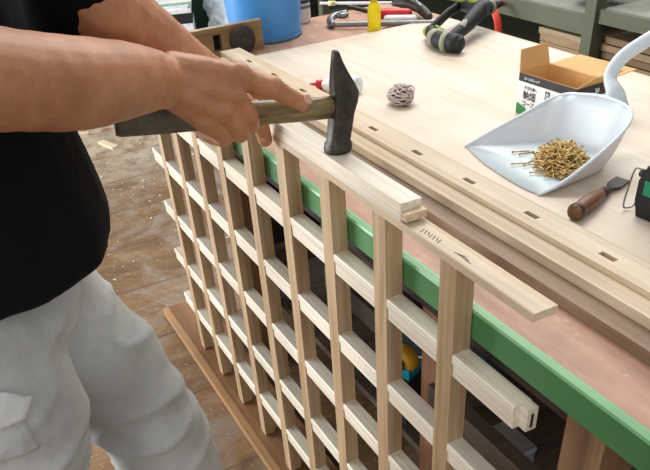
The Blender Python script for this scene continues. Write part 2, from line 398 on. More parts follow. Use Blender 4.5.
# ------------------------------------------------------------------ battens and plywood on the bench
def slat(name, label, x0, x1, y0, y1, z0, z1, mat, cat='batten', group=None):
    bm = bmesh.new(); box(bm, x0-.8, x1-.8, 0, y1-y0, 0, z1-z0); bevel_all(bm, .0008, 1)
    return tag(finish(bm, name, mat, loc=(.8, y0, z0)), label, cat, group)
slat('plywood_sheet', 'large pale plywood sheet lying flat on the bench top', .178, 1.99, .205, .75, T+.0002, .7668, ply_m, 'plywood sheet')
slat('wooden_batten', 'thin brown batten, frontmost of the battens beside the lattice top', .21, 1.95, .106, .1325, T+.0002, .771, batten_d)
slat('wooden_batten', 'pale thick batten between the brown batten and the mortised stile', .20, 1.96, .133, .1578, T+.0002, .783, batten_m)
# mortised stile with real slots
bm = bmesh.new(); mz = [-.12+.125*k+.035 for k in range(18)]
xs = sorted([.178, 1.97]+[v for k in range(14) for v in (.282+.125*k, .305+.125*k)])
ys = [.1585, .1745, .1825, .2045]; z0, z1 = T+.0002, .790
for a, b_ in zip(xs, xs[1:]):
    slot = any(abs(a-(.282+.125*k)) < 1e-6 for k in range(14))
    for c_, d_ in zip(ys, ys[1:]):
        top = z1 if not (slot and abs(c_-.1745) < 1e-6) else z0+.012
        box(bm, a-.8, b_-.8, c_-.1585, d_-.1585, 0, top-z0)
bmesh.ops.remove_doubles(bm, verts=bm.verts, dist=1e-6)
bad = {}
for f in bm.faces:
    k = tuple(sorted(v.index for v in f.verts)); bad.setdefault(tuple(sorted((round(v.co.x, 5), round(v.co.y, 5), round(v.co.z, 5)) for v in f.verts)), []).append(f)
bmesh.ops.delete(bm, geom=[f for l in bad.values() if len(l) > 1 for f in l], context='FACES_ONLY')
tag(finish(bm, 'mortised_stile', batten_m, loc=(.8, .1585, z0)), 'pale stile with a row of small mortise slots along the plywood edge', 'batten')

# ------------------------------------------------------------------ hammer
hx, hy, hz = .976, .018, .902
t = thing('hammer', 'hammer with dark steel head and wooden handle held over the lattice', 'hammer', (hx, hy, hz))
rings = [(-.0535, 0, .0165, .0165), (-.051, 0, .0175, .0175), (-.044, 0, .0172, .0172), (-.040, 0, .0148, .0150), (-.025, .001, .0128, .0145), (-.008, .002, .0128, .0152), (.006, .004, .0130, .0170), (.018, .004, .0130, .0172), (.030, .000, .0118, .0150), (.046, -.0055, .0095, .0102), (.062, -.0100, .0070, .0060), (.073, -.0125, .0052, .0038), (.075, -.013, .0040, .0028)]
bm = bmesh.new(); out = []
for z, yo, rx, ry in rings:
    e = .55 if z > -.03 else .85
    out.append([bm.verts.new((math.copysign(abs(math.cos(a))**e, math.cos(a))*rx, .000+yo+(z+.0535)*.13+math.copysign(abs(math.sin(a))**e, math.sin(a))*ry, z if z < 0 else z*.87)) for a in [2*PI*k/32 for k in range(32)]])
for A, B in zip(out, out[1:]):
    for k in range(32): bm.faces.new([A[k], A[(k+1) % 32], B[(k+1) % 32], B[k]])
bm.faces.new(out[0][::-1]); bm.faces.new(out[-1])
head_m, nt, b = newmat('blackened_steel'); v = coords(nt); f = noise_n(nt, v, 60, 6, .7)
nt.links.new(ramp(nt, f, [(.35, C3('2f2b27')), (.6, C3('4b453e')), (.8, C3('6d655a'))]), b.inputs['Base Color']); b.inputs['Metallic'].default_value = .55; b.inputs['Roughness'].default_value = .5; bump(nt, b, f, .4, .001)
o = finish(bm, 'head', head_m, t, smooth=True)
hand_w = wood('worn_hammer_handle', 'ac9768', '4f4129', 'Y', 2.2, .35)
E0 = Vector((.938, -.243, .931))-Vector((hx, hy, hz))
bm = bmesh.new(); H0 = Vector((0, .012, 0))
tube(bm, [E0, E0*.85, E0*.6, E0*.35, E0*.12, H0], [.0150, .0155, .0142, .0135, .0130, .0122], 20, [(1.05, .8)]*6, cap=False)
o = finish(bm, 'handle', hand_w, t, smooth=True)
grip_m = plain('dark_grimy_wood', '6a6352', .55, 0, 50, .3)
bm = bmesh.new(); d_ = (H0-E0).normalized(); tube(bm, [E0-d_*.001, E0+d_*.004, E0+d_*.05, E0+d_*.10, E0+d_*.135], [.0145, .0160, .0164, .0156, .0146], 20, [(1.05, .8)]*5, cap=False)
o = finish(bm, 'grip_section', grip_m, t, smooth=True); o['label'] = 'darkened grip end of the handle'

# ------------------------------------------------------------------ person
person = thing('person', 'person in black t-shirt and pale grey work trousers holding a hammer over the lattice', 'person', (0, 0, 0))
bm = bmesh.new()
def V(*a): return Vector(a)
Rsh, Lsh = V(1.12, -.54, 1.33), V(.82, -.44, 1.32)
# torso, neck, head (leaning over the work)
tube(bm, [V(.955, -.485, .88), V(.957, -.48, 1.0), V(.965, -.48, 1.14), V(.97, -.48, 1.27)], [.092, .098, .104, .095], 24, [(1, 1.25)]*4, up=(0, 1, 0))
tube(bm, [Rsh, V(.97, -.49, 1.345), Lsh], [.052, .062, .052], 16)
tube(bm, [V(.97, -.48, 1.37), V(.97, -.43, 1.45)], [.058, .055], 16)
hc = V(.97, -.385, 1.53)
tilt = Matrix.Rotation(R(32), 3, 'X')
ellipsoid(bm, hc, (.075, .092, .112), tilt.inverted() @ Matrix.Identity(3), 28)
def hp(x, y, z): return hc + (Matrix.Rotation(R(-32), 3, 'X') @ V(x, y, z))
ellipsoid(bm, hp(0, .045, -.065), (.05, .045, .045))                       # jaw
tube(bm, [hp(0, .086, .02), hp(0, .100, -.008), hp(0, .108, -.026)], [.008, .011, .014], 10)   # nose
for s in (-1, 1):
    ellipsoid(bm, hp(s*.076, -.002, -.005), (.010, .018, .030)); ellipsoid(bm, hp(s*.031, .078, .030), (.02, .012, .007))
    ellipsoid(bm, hp(s*.03, .075, -.02), (.022, .018, .02))
ellipsoid(bm, hp(0, .085, -.055), (.024, .012, .007)); ellipsoid(bm, hp(0, .083, -.066), (.02, .012, .006))
# legs inside the trousers
tube(bm, [V(1.02, -.49, .86), V(1.045, -.51, .48), V(1.05, -.55, .10)], [.070, .052, .040], 16)
tube(bm, [V(.895, -.46, .84), V(.920, -.375, .66), V(.940, -.297, .47), V(.945, -.305, .28), V(.92, -.36, .10)], [.075, .062, .048, .045, .040], 16)
# right arm
tube(bm, smoothpath([Rsh, V(1.185, -.51, 1.20), V(1.225, -.435, 1.085)], 3), [.058, .057, .055, .052, .051, .050, .049], 18)
tube(bm, smoothpath([V(1.225, -.435, 1.085), V(1.158, -.361, 1.048), V(1.109, -.300, 1.022), V(1.055, -.247, 1.003), V(1.012, -.208, .986), V(.990, -.190, .975)], 3),
     [.044, .041, .038, .0375, .0375, .0378, .0378, .0372, .0358, .0342, .0325, .0308, .0292, .0278, .0266, .0260], 22, [(1.0, .9)]*16)
# right hand
HO = V(.0092, -.0040, .0060)
W1 = V(.990, -.190, .975)+HO*.5
mcp = [HO+q for q in (V(.984, -.106, .960), V(.992, -.117, .942), V(.992, -.132, .929), V(.987, -.151, .920))]
root = [HO*.7+q for q in (V(.985, -.178, .984), V(.990, -.184, .977), V(.992, -.188, .968), V(.988, -.188, .961))]
for (a, c, r1, r2) in zip(root, mcp, (.018, .0175, .017, .0155), (.0135, .0130, .0122, .0112)):
    tube(bm, [W1, a, (a+c)/2+V(.0015, 0, .001), c], [.021, r1, r1*.9, r2], 14)
tube(bm, [V(.968, -.178, .968), V(.966, -.15, .955), V(.968, -.128, .945)], [.018, .019, .014], 12)       # palm heel behind handle
def finger(pts, rad, seg=14):
    tube(bm, smoothpath(pts, 3), [rad[0]+(rad[1]-rad[0])*k/(3*(len(pts)-1)) for k in range(3*(len(pts)-1)+1)], seg)
finger([mcp[0], HO+V(.984, -.068, .942), HO+V(.980, -.045, .926), HO+V(.977, -.027, .914)], (.0132, .0094))
ellipsoid(bm, HO+V(.986, -.068, .944), (.0122, .0130, .0118))
finger([mcp[1], HO+V(.990, -.103, .922), HO+V(.977, -.096, .904), HO+V(.946, -.090, .893), HO+V(.927, -.098, .898)], (.0126, .0090))
finger([mcp[2], HO+V(.989, -.116, .910), HO+V(.975, -.109, .896), HO+V(.946, -.110, .889), HO+V(.926, -.120, .898)], (.0122, .0088))
finger([mcp[3], HO+V(.985, -.134, .904), HO+V(.970, -.130, .893), HO+V(.944, -.140, .893), HO+V(.928, -.148, .903)], (.0112, .0080))
finger([V(.962, -.168, .975), V(.940, -.135, .968), V(.925, -.108, .952), V(.918, -.085, .938)], (.0140, .0098))     # thumb, far side
for k in range(4): ellipsoid(bm, mcp[k]+V(.004, .001, .004), [(.0135, .0135, .0135), (.0125, .0125, .0125), (.012, .012, .012), (.011, .011, .011)][k])
# left arm and hand
tube(bm, smoothpath([Lsh, V(.895, -.34, 1.19), V(.975, -.245, 1.055)], 3), [.056, .055, .053, .050, .048, .046, .045], 18)
tube(bm, smoothpath([V(.975, -.245, 1.055), V(.930, -.195, 1.012), V(.875, -.140, .970), V(.815, -.082, .924)], 3), [.044, .0435, .042, .040, .0375, .0345, .031, .028, .0258, .0250], 18)
LW = V(.815, -.082, .924)
lm = [V(.80, -.005, .885), V(.78, -.004, .885), V(.76, -.006, .882), V(.742, -.012, .878)]
for c, r_ in zip(lm, (.013, .013, .0125, .0115)): tube(bm, [LW, LW+(c-LW)*.4, c], [.019, .016, r_], 12)
for c, l_ in zip(lm, (1, 1.05, 1, .85)): finger([c, c+V(0, .033*l_, -.012), c+V(0, .040*l_, -.034), c+V(0, .034*l_, -.052)], (.0110, .0080))
finger([LW+V(.008, .012, -.012), V(.828, -.044, .882), V(.822, -.024, .852), V(.813, -.0145, .822)], (.0155, .0108))   # thumb on the block front
me = remeshed(bm, 'body', .0024, 3, .5, lambda p: (noise.noise(p*55)*.0006+(noise.noise(p*190)*.0004 if p.y > -.21 else 0)))
link(me, 'body', skin, person, smooth=True)
def nail(c, dirv, nrm, wd, ln):
    d = Vector(dirv).normalized(); n_ = Vector(nrm); n_ = (n_-d*n_.dot(d)).normalized(); s_ = d.cross(n_)
    bm = bmesh.new(); ellipsoid(bm, (0, 0, 0), (wd, ln, .0016))
    o = finish(bm, 'fingernail', nail_m, person, smooth=True)
    m = Matrix((s_, d, n_)).transposed().to_4x4(); m.translation = Vector(c); o.matrix_local = m
nail((.9925, -.0262, .9255), (-.004, .019, -.013), (.75, -.1, .6), .0058, .0075)
nail((.8215, -.0225, .8265), (-.008, .010, -.024), (.6, -.75, .2), .0062, .0075)
# hair, eyes
bm = bmesh.new(); ellipsoid(bm, hp(0, -.018, .028), (.083, .092, .100), Matrix.Rotation(R(-32), 3, 'X'), 28)
me = remeshed(bm, 'hair', .005, 2, .5, lambda p: noise.noise(p*120)*.004)
link(me, 'hair', plain('black_hair', '17130f', .6, 0, 200, .4), person, smooth=True)
for s in (-1, 1):
    bm = bmesh.new(); ellipsoid(bm, hp(s*.031, .080, .014), (.0115, .0115, .0105)); finish(bm, 'eye', plain('eye', 'cdbfb0', .25, bs=0), person, smooth=True)
    bm = bmesh.new(); ellipsoid(bm, hp(s*.031, .0895, .012), (.005, .003, .005)); finish(bm, 'iris', plain('iris', '2a1a10', .2, bs=0), person, smooth=True)
# t-shirt
bm = bmesh.new()
ring_loft(bm, [(V(.955, -.463, .836), .178, .180, .15), (V(.955, -.463, .86), .182, .184, .15), (V(.955, -.465, .90), .178, .180, .15), (V(.958, -.470, .98), .174, .170, .15),
               (V(.962, -.47, 1.10), .178, .166, .15), (V(.968, -.475, 1.22), .186, .146, .15), (V(.97, -.480, 1.30), .178, .120, .1), (V(.97, -.480, 1.36), .120, .090, .1), (V(.97, -.475, 1.395), .075, .070, .1)])
tube(bm, [Rsh+V(-.005, 0, 0), V(.97, -.49, 1.345), Lsh+V(.005, 0, 0)], [.072, .084, .072], 20)
tube(bm, smoothpath([Rsh+V(-.03, 0, -.01), V(1.170, -.53, 1.22), V(1.205, -.49, 1.15)], 2), [.072, .074, .075, .076, .077], 20)
tube(bm, smoothpath([Lsh+V(.012, -.005, -.01), V(.882, -.36, 1.20), V(.945, -.290, 1.11), V(.966, -.262, 1.070), V(.966, -.243, 1.054)], 2), [.082, .080, .077, .073, .067, .061, .056, .053, .052], 20, cap=False)
def shirt_disp(p):
    if p.z > 1.42: return -.004
    q = Vector((p.x*9, p.y*9, p.z*3.5)); return noise.noise(q)*.008 + noise.noise(q*2.6)*.0035
me = remeshed(bm, 't_shirt', .006, 5, .5, shirt_disp)
link(me, 't_shirt', fabric('black_cotton', '090a0c', .95, 900, .2), person, smooth=True)
# trousers
bm = bmesh.new()
ring_loft(bm, [(V(.955, -.485, .76), .165, .135, .15), (V(.955, -.485, .84), .165, .140, .15), (V(.955, -.485, .92), .155, .135, .15)])
tube(bm, smoothpath([V(1.025, -.485, .82), V(1.045, -.485, .69), V(1.045, -.505, .56), V(1.05, -.51, .40), V(1.05, -.53, .20), V(1.05, -.55, .09)], 3), [.112, .110, .108, .106, .105, .104, .102, .100, .097, .094, .09, .086, .082, .079, .076, .074], 24)
tube(bm, smoothpath([V(.885, -.44, .82), V(.920, -.365, .66), V(.935, -.312, .55), V(.945, -.287, .43), V(.945, -.30, .28), V(.92, -.36, .09)], 3), [.104, .098, .092, .086, .083, .079, .076, .074, .072, .072, .072, .072, .072, .072, .072, .071], 24)
def trouser_disp(p):
    q = Vector((p.x*7, p.y*7, p.z*9)); a = noise.noise(q+Vector((3, 1, 7)))
    b_ = math.sin(p.z*55+noise.noise(q*.8)*5+p.y*26)
    fold = 1-abs(noise.noise(Vector((p.x*6+p.z*7, p.y*6-p.z*5, p.z*13))))*2.6
    return a*.010 + b_*.0022 + noise.noise(q*3)*.003 + max(0, fold)**3*.0055
me = remeshed(bm, 'work_trousers', .006, 4, .5, trouser_disp)
trous = fabric('pale_grey_twill', 'c4c6c4', .9, 700, .2)
tr = link(me, 'work_trousers', trous, person, smooth=True)
# cargo pocket on the outside of the right thigh
from mathutils.bvhtree import BVHTree
bv = BVHTree.FromPolygons([v.co for v in tr.data.vertices], [p.vertices for p in tr.data.polygons])
def patch(name, outline, lift, mat, n=14):
    """fan of rings inside an outline, laid onto the trouser leg with real thickness"""
    pts = []; L_ = len(outline); c = sum((Vector(p) for p in outline), Vector())/L_
    ol = []
    for i in range(L_):
        for k in range(4): ol.append(Vector(outline[i]).lerp(Vector(outline[(i+1) % L_]), k/4))
    def drop(p, l):
        q, nn, _, _ = bv.find_nearest(p); return q+nn*l
    bm = bmesh.new(); rings = [[bm.verts.new(drop(p, -.002)) for p in ol]]
    for t_, l in ((1, lift*.7), (.97, lift), (.8, lift*1.1), (.6, lift*1.2), (.4, lift*1.2), (.2, lift*1.2)):
        rings.append([bm.verts.new(drop(c.lerp(p, t_), l+(noise.noise(c.lerp(p, t_)*60)*.0012 if t_ < .9 else 0))) for p in ol])
    for A, B in zip(rings, rings[1:]):
        for k in range(len(ol)): bm.faces.new([A[k], A[(k+1) % len(ol)], B[(k+1) % len(ol)], B[k]])
    bm.faces.new(rings[-1]); return finish(bm, name, mat, tr, smooth=True)
patch('cargo_pocket', [(1.124, -.483, .743), (1.128, -.449, .733), (1.146, -.441, .707), (1.159, -.434, .690), (1.160, -.462, .692), (1.155, -.501, .704)], .003, trous)
o = patch('pocket_flap', [(1.109, -.474, .764), (1.117, -.441, .748), (1.129, -.448, .731), (1.125, -.484, .742)], .006, fabric('pale_twill_flap', 'e2e4e4', .9, 700, .1))
boot_m = plain('dark_work_boot', '2a2622', .6)
for x, y in ((1.05, -.52), (.92, -.33)):
    bm = bmesh.new(); tube(bm, [V(x, y-.07, .05), V(x, y, .05), V(x, y+.09, .045), V(x-.003, y+.14, .04)], [.045, .046, .046, .038], 18, [(1, 1), (1, 1), (.8, 1), (.75, 1)], up=(0, 0, 1))
    tube(bm, [V(x, y-.05, .06), V(x, y-.045, .15)], [.05, .052], 18)
    bmesh.ops.bisect_plane(bm, geom=bm.verts[:]+bm.edges[:]+bm.faces[:], plane_co=(0, 0, .004), plane_no=(0, 0, 1), clear_inner=True)
    finish(bm, 'boot', boot_m, person, smooth=True)
    bbox('sole', x-.05, x+.05, y-.12, y+.18, 0, .02, black_pl, person, .008)

# ------------------------------------------------------------------ dustpan
P = T+.0100+.0012
pan = thing('dustpan', 'white plastic dustpan holding brass screws on the plywood', 'dustpan', (1.02, .34, P))
pm, nt, b = newmat('white_blue_plastic'); b.inputs['Base Color'].default_value = (*C3('d3dee4'), 1); b.inputs['Roughness'].default_value = .38; b.inputs['Subsurface Weight'].default_value = .15; b.inputs['Subsurface Scale'].default_value = .01
rimp = [(.897, .283, .000), (.913, .318, .020), (.931, .362, .042), (.946, .396, .060), (.962, .413, .068), (.985, .419, .072), (1.012, .423, .076), (1.040, .424, .077), (1.068, .419, .077), (1.092, .406, .076), (1.110, .384, .070), (1.117, .352, .055), (1.114, .312, .032), (1.106, .280, .012), (1.095, .257, .000)]
basep = [(.899, .283, .000), (.915, .300, .001), (.932, .332, .002), (.948, .364, .003), (.962, .384, .003), (.983, .392, .003), (1.010, .396, .003), (1.038, .398, .003), (1.060, .396, .003), (1.078, .388, .003), (1.088, .370, .003), (1.093, .342, .003), (1.094, .310, .002), (1.095, .282, .001), (1.093, .257, .000)]
lip = [(.925, .2745, 0), (.967, .264, 0), (1.000, .2590, 0), (1.035, .2555, 0), (1.071, .2540, 0)]
def rel(p): return Vector((p[0]-1.02, p[1]-.34, p[2]))
bm = bmesh.new(); n = len(rimp); fr = 6; rows = []
for q in range(fr+1):
    t_ = q/fr; rows.append([bm.verts.new(rel(basep[i]).lerp(rel(rimp[i]), t_) + Vector((0, 0, -.008*math.sin(PI*t_)*(rimp[i][2]/.07)))) for i in range(n)])
for A, B in zip(rows, rows[1:]):
    for i in range(n-1): bm.faces.new([A[i], A[i+1], B[i+1], B[i]])
lv = [bm.verts.new(rel(p)) for p in lip]
cen = [bm.verts.new(rel((.985+.018*k, .30+.018*k, .002))) for k in range(1)]
loop = rows[0]+lv[::-1]
c0 = cen[0]; c0.co = rel((1.015, .32, .002))
for i in range(len(loop)): bm.faces.new([loop[i], loop[(i+1) % len(loop)], c0])
bmesh.ops.remove_doubles(bm, verts=bm.verts, dist=.0004)
bmesh.ops.recalc_face_normals(bm, faces=bm.faces)
o = finish(bm, 'pan', pm, pan, smooth=True)
md = o.modifiers.new('thickness', 'SOLIDIFY'); md.thickness = .002; md.offset = 0
bm = bmesh.new(); tube(bm, smoothpath([rel(p) for p in rimp], 4), .0024, 10); finish(bm, 'rim', pm, pan, smooth=True)
bm = bmesh.new()
hpts = smoothpath([(1.034, .441, .060), (1.028, .440, .080), (1.010, .444, .098), (1.009, .463, .120), (1.016, .499, .138), (1.011, .560, .150), (1.005, .600, .150)], 5)
k_ = len(hpts); tube(bm, [rel(p) for p in hpts], [.0175-.0085*min(1, i/9) for i in range(k_)], 18, [(.55, 1.25) if i < 6 else (.75, 1.1) for i in range(k_)]); finish(bm, 'handle', pm, pan, smooth=True)
# screws
brass = plain('brass_screw', 'c2a266', .38, .6, 200, .3, .1)
def screw_mesh():
    bm = bmesh.new()
    prof = [(.0002, -.0140), (.0008, -.0120)]
    for k in range(9): prof += [(.0012, -.0112+k*.0020), (.0008, -.0102+k*.0020)]
    prof += [(.0010, .0085), (.0011, .0120), (.0022, .0134), (.0022, .0140), (.0001, .0136)]
    lathe(bm, prof, 8)
    return bm
scm = None
rnd = random.Random(3)
def add_screw(loc, q, label, group):
    global scm
    if scm is None:
        o = finish(screw_mesh(), 'wood_screw', brass, smooth=True); scm = o
    else:
        o = scm.copy(); COL.objects.link(o)
    o.rotation_mode = 'QUATERNION'; o.rotation_quaternion = q; o.location = loc
    return tag(o, label, 'screw', group)
def lay(az, tilt): return Matrix.Rotation(az, 3, 'Z').to_quaternion() @ Quaternion((0, 1, 0), R(90)+tilt)
cx, cy = 1.036, .347
for k in range(280):
    rr = math.sqrt(rnd.random()); a = rnd.uniform(0, 2*PI)
    x = cx+math.cos(a)*rr*.046+math.sin(a)*rr*.002; y = cy+math.sin(a)*rr*.038-math.cos(a)*rr*.020
    h = .024*max(0, 1-rr**1.6)
    z = P+.0052+h*rnd.random()**.5
    add_screw((x, y, z), lay(rnd.uniform(0, 2*PI), rnd.uniform(-.45, .45)), 'brass-coloured wood screw in the heap on the white dustpan', 'brass screws heaped in the dustpan')
for k, (x, y, az, lab) in enumerate(((.973, .327, -1.9, 'brass screw lying apart at the far left tip of the heap'), (.983, .330, -1.65, 'brass screw beside the leftmost one, just off the heap'),
        (1.008, .298, -1.95, 'lone brass screw nearest the dustpan lip, left of the heap'), (1.020, .309, -1.8, 'brass screw touching the near left edge of the heap'), (1.050, .296, -2.3, 'brass screw at the near edge of the heap pointing to the lip'))):
    add_screw((x, y, P+.0052), lay(az, -.05), lab, None)

# ------------------------------------------------------------------ open cardboard box
T2 = .7668
bx = thing('cardboard_box', 'open cardboard box with white printed sides and black top band', 'box', (.823, .441, T2), R(3))
kraft = plain('kraft_cardboard', 'd6ab70', .8, 0, 25, .08); prw = plain('white_print', 'e9ebea', .5, bs=0, var=.03); prk = plain('black_print', '17181a', .45, bs=0); prg = plain('green_print', '2f8a4a', .5, bs=0)
Wd, Dp, Hh, th = .124, .066, .066, .0012
bbox('base', 0, Wd, 0, Dp, 0, th, kraft, bx, 0)
for nm, a in (('side_panel', (0, Wd, 0, th)), ('side_panel', (0, Wd, Dp-th, Dp)), ('side_panel', (0, th, th, Dp-th)), ('side_panel', (Wd-th, Wd, th, Dp-th))):
    bbox(nm, a[0], a[1], a[2], a[3], th, Hh, kraft, bx, 0)
bbox('printed_label', .0, Wd, -.0004, -.0001, .001, Hh-.013, prw, bx, 0); bbox('printed_label', Wd+.0001, Wd+.0004, 0, Dp, .001, Hh-.019, prw, bx, 0)
bbox('black_band', .0, Wd, -.0004, -.0001, Hh-.013, Hh, prk, bx, 0); bbox('black_band', Wd+.0001, Wd+.0004, 0, Dp, Hh-.019, Hh, prk, bx, 0)
bm = bmesh.new(); prism(bm, [(0, .001), (.034, .001), (.020, .014), (.0, .019)], -.0007, -.0004, 'Y'); finish(bm, 'green_corner', prg, bx)
def flap(name, hinge0, hinge1, outv, ln, taper=.006, mat=kraft):
    a, b_ = Vector(hinge0), Vector(hinge1); o_ = Vector(outv).normalized()*ln; e = (b_-a).normalized(); nn = e.cross(o_).normalized()*th*.5
    bm = bmesh.new(); q = [a, b_, b_+o_-e*taper, a+o_+e*taper]
    A = [bm.verts.new(p+nn) for p in q]; B = [bm.verts.new(p-nn) for p in q]
    bm.faces.new(A); bm.faces.new(B[::-1])
    for i in range(4): bm.faces.new([A[i], B[i], B[(i+1) % 4], A[(i+1) % 4]])
    return finish(bm, name, mat, bx)
flap('flap', (0, 0, Hh), (0, Dp, Hh), (-.22, .02, 1), .033, .004)
flap('flap', (0, Dp, Hh), (Wd, Dp, Hh), (.1, 1, .08), .060, .003)
flap('flap', (Wd, 0, Hh), (Wd, Dp, Hh), (.62, .15, .5), .030, .003)
fnt = None
for p in ('/opt/blender-4.5.12-linux-x64/4.5/datafiles/fonts/Noto Sans CJK Regular.woff2',): pass
def text(body, name, size, loc, rot, mat, parent, bold=.0):
    cu = bpy.data.curves.new(name, 'FONT'); cu.body = body; cu.size = size; cu.extrude = .00012; cu.offset = bold; cu.resolution_u = 2
    o = bpy.data.objects.new(name, cu); COL.objects.link(o)
    dg = bpy.context.evaluated_depsgraph_get(); me = bpy.data.meshes.new_from_object(o.evaluated_get(dg)); bpy.data.objects.remove(o)
    me.materials.clear()
    return link(me, name, mat, parent, loc, rot)
RX = (R(90), 0, 0)
text('軸細', 'printed_text', .0145, (.013, -.0006, .028), RX, prk, bx, .0003)
text('コーススレ', 'printed_text', .0098, (.012, -.0006, .0165), RX, prk, bx, .0003)
text('木割れ無し', 'printed_text', .0062, (.014, -.0006, .043), RX, prk, bx, .0001)
text('コーススレッド', 'printed_text', .0050, (.012, -.0006, Hh-.0088), RX, prw, bx, .0001)
bbox('print_square', .062, .072, -.0007, -.0004, .036, .049, prk, bx, 0)
text('0', 'printed_text', .0125, (.0636, -.00085, .0382), RX, prw, bx, .0002)
text('▼', 'printed_text', .008, (.0755, -.0006, .040), RX, prk, bx)
text('30', 'printed_text', .010, (Wd+.0006, .040, Hh-.0145), (R(90), 0, R(90)), prw, bx, .0003)

# ------------------------------------------------------------------ chisel
c0, c1 = Vector((1.177, .240, .7785)), Vector((1.124, .382, .7700)); dv = c1-c0; ln = dv.length
ch = thing('chisel', 'wood chisel with brown handle lying between dustpan and black tool', 'chisel', c0, rot=dv.to_track_quat('Z', 'Y').to_euler())
hw = wood('brown_turned_handle', '94603a', '5a3822', 'Z', 1.5, .4)
bm = bmesh.new(); lathe(bm, [(.0001, 0), (.0085, 0), (.0100, .002), (.0102, .008), (.0095, .011), (.0100, .020), (.0108, .040), (.0100, .060), (.0075, .075), (.0068, .080), (.0001, .080)], 24); finish(bm, 'handle', hw, ch, smooth=True)
bm = bmesh.new(); lathe(bm, [(.0103, .0035), (.0109, .0035), (.0109, .0085), (.0103, .0085)], 24, close=False); finish(bm, 'hoop', dsteel, ch)
bm = bmesh.new(); lathe(bm, [(.0072, .072), (.0078, .072), (.0066, .090), (.0045, .100), (.0001, .100)], 20); finish(bm, 'ferrule', dsteel, ch, smooth=True)
bm = bmesh.new(); prism(bm, [(-.004, .096), (-.004, .106), (-.0095, .116), (-.0095, ln), (.0095, ln), (.0095, .116), (.004, .106), (.004, .096)], -.0016, .0016, 'Y')
for v_ in bm.verts:
    if v_.co.z > ln-.001 and v_.co.y > 0: v_.co.z -= .009
finish(bm, 'blade', dsteel, ch, rot=(0, 0, R(6)))

# ------------------------------------------------------------------ black and green tool at the right
tl = thing('cordless_tool', 'black tool with green band and wire hook at the right edge beyond the chisel', 'power tool', (1.210, .312, T2+.0005), R(4))
bk = plain('black_rubber', '15171a', .6, bs=.1); gp = plain('green_tool_plastic', '1f8a63', .4)
bm = bmesh.new(); prism(bm, [(0, 0), (.11, 0), (.11, .072), (.02, .078), (.004, .066), (-.006, .045), (-.006, .02)], 0, .072, 'Y'); bevel_all(bm, .004, 3); finish(bm, 'housing', bk, tl, smooth=False)
bbox('green_band', .004, .112, -.0015, .074, .030, .048, gp, tl, .003)
bm = bmesh.new(); prism(bm, [(-.004, .048), (.004, .068), (.022, .084), (.10, .080), (.10, .05)], .006, .066, 'Y'); bevel_all(bm, .003, 2); finish(bm, 'upper_cover', plain('dark_slate_plastic', '2b333d', .4), tl)
bm = bmesh.new(); tube(bm, smoothpath([(-.004, -.002, .060), (-.012, -.003, .058), (-.018, .000, .035), (-.021, .001, .006), (-.017, .008, .003), (-.013, .012, .008), (-.010, .010, .030), (-.004, .010, .060)], 4), .0011, 8)
finish(bm, 'belt_hook', steel, tl, smooth=True)
bm = bmesh.new(); lathe(bm, [(.0001, 0), (.005, 0), (.005, .005), (.0001, .006)], 16, mtx=Matrix.Translation((-.004, .006, .052)) @ Matrix.Rotation(R(-90), 4, 'Y')); finish(bm, 'screw', dsteel, tl, smooth=True)

# ------------------------------------------------------------------ glue bottle, string ball, yellow bottle
wp = plain('white_bottle_plastic', 'eceef0', .35, bs=0); redp = plain('red_plastic', 'd3232b', .35, bs=0)
g0, g1 = Vector((.470, .228, T2+.0075)), Vector((.565, .285, T2+.0165)); dv = g1-g0
t = thing('glue_bottle', 'white glue bottle with red nozzle lying behind the hammer head', 'glue bottle', g0, rot=dv.to_track_quat('Z', 'Y').to_euler()); ln = dv.length
bm = bmesh.new(); lathe(bm, [(.0012, 0), (.0016, .002), (.0035, .016), (.0075, .018), (.0085, .020), (.0085, .030), (.0001, .030)], 20); finish(bm, 'nozzle_cap', redp, t, smooth=True)
bm = bmesh.new(); lathe(bm, [(.006, .030), (.0075, .032), (.0125, .040), (.0155, .050), (.0160, ln-.006), (.014, ln), (.0001, ln)], 28); finish(bm, 'body', wp, t, smooth=True)
t = thing('string_ball', 'small tangled ball of grey white string on the plywood', 'ball of string', (.662, .315, T2+.0165))
bm = bmesh.new(); rr = random.Random(5); pts = []
for k in range(170):
    a = k*.9+rr.uniform(-.2, .2); z_ = math.sin(k*.37+rr.uniform(-.25, .25)); q_ = math.sqrt(max(0, 1-z_*z_)); rad = rr.uniform(.019, .0255)
    pts.append((math.cos(a)*q_*rad*1.15, math.sin(a)*q_*rad*1.0, z_*rad*.72))
tube(bm, smoothpath(pts, 5), .0014, 6)
strm = plain('grey_white_string', 'c2b6ae', .85, 0, 150, .3); finish(bm, 'string', strm, t, smooth=True)
bm = bmesh.new(); ellipsoid(bm, (0, 0, 0), (.0185, .017, .013)); finish(bm, 'core', plain('dark_core', '6b5b55', .9), t, smooth=True)
t = thing('glue_bottle', 'bright yellow upright squeeze bottle at the far edge of the plywood', 'squeeze bottle', (.160, .560, T))
yp = plain('yellow_bottle', 'ffe600', .35, bs=0, var=.05)
bm = bmesh.new(); lathe(bm, [(.0001, 0), (.0135, 0), (.0155, .002), (.0158, .050), (.0150, .056), (.0100, .066), (.0085, .068), (.0085, .074), (.0001, .074)], 28); finish(bm, 'body', yp, t, smooth=True)
bm = bmesh.new(); lathe(bm, [(.0001, .070), (.0100, .070), (.0100, .086), (.0085, .088), (.0030, .100), (.0022, .116), (.0001, .116)], 24); finish(bm, 'cap', plain('dark_yellow_cap', 'd8b61a', .4), t, smooth=True)

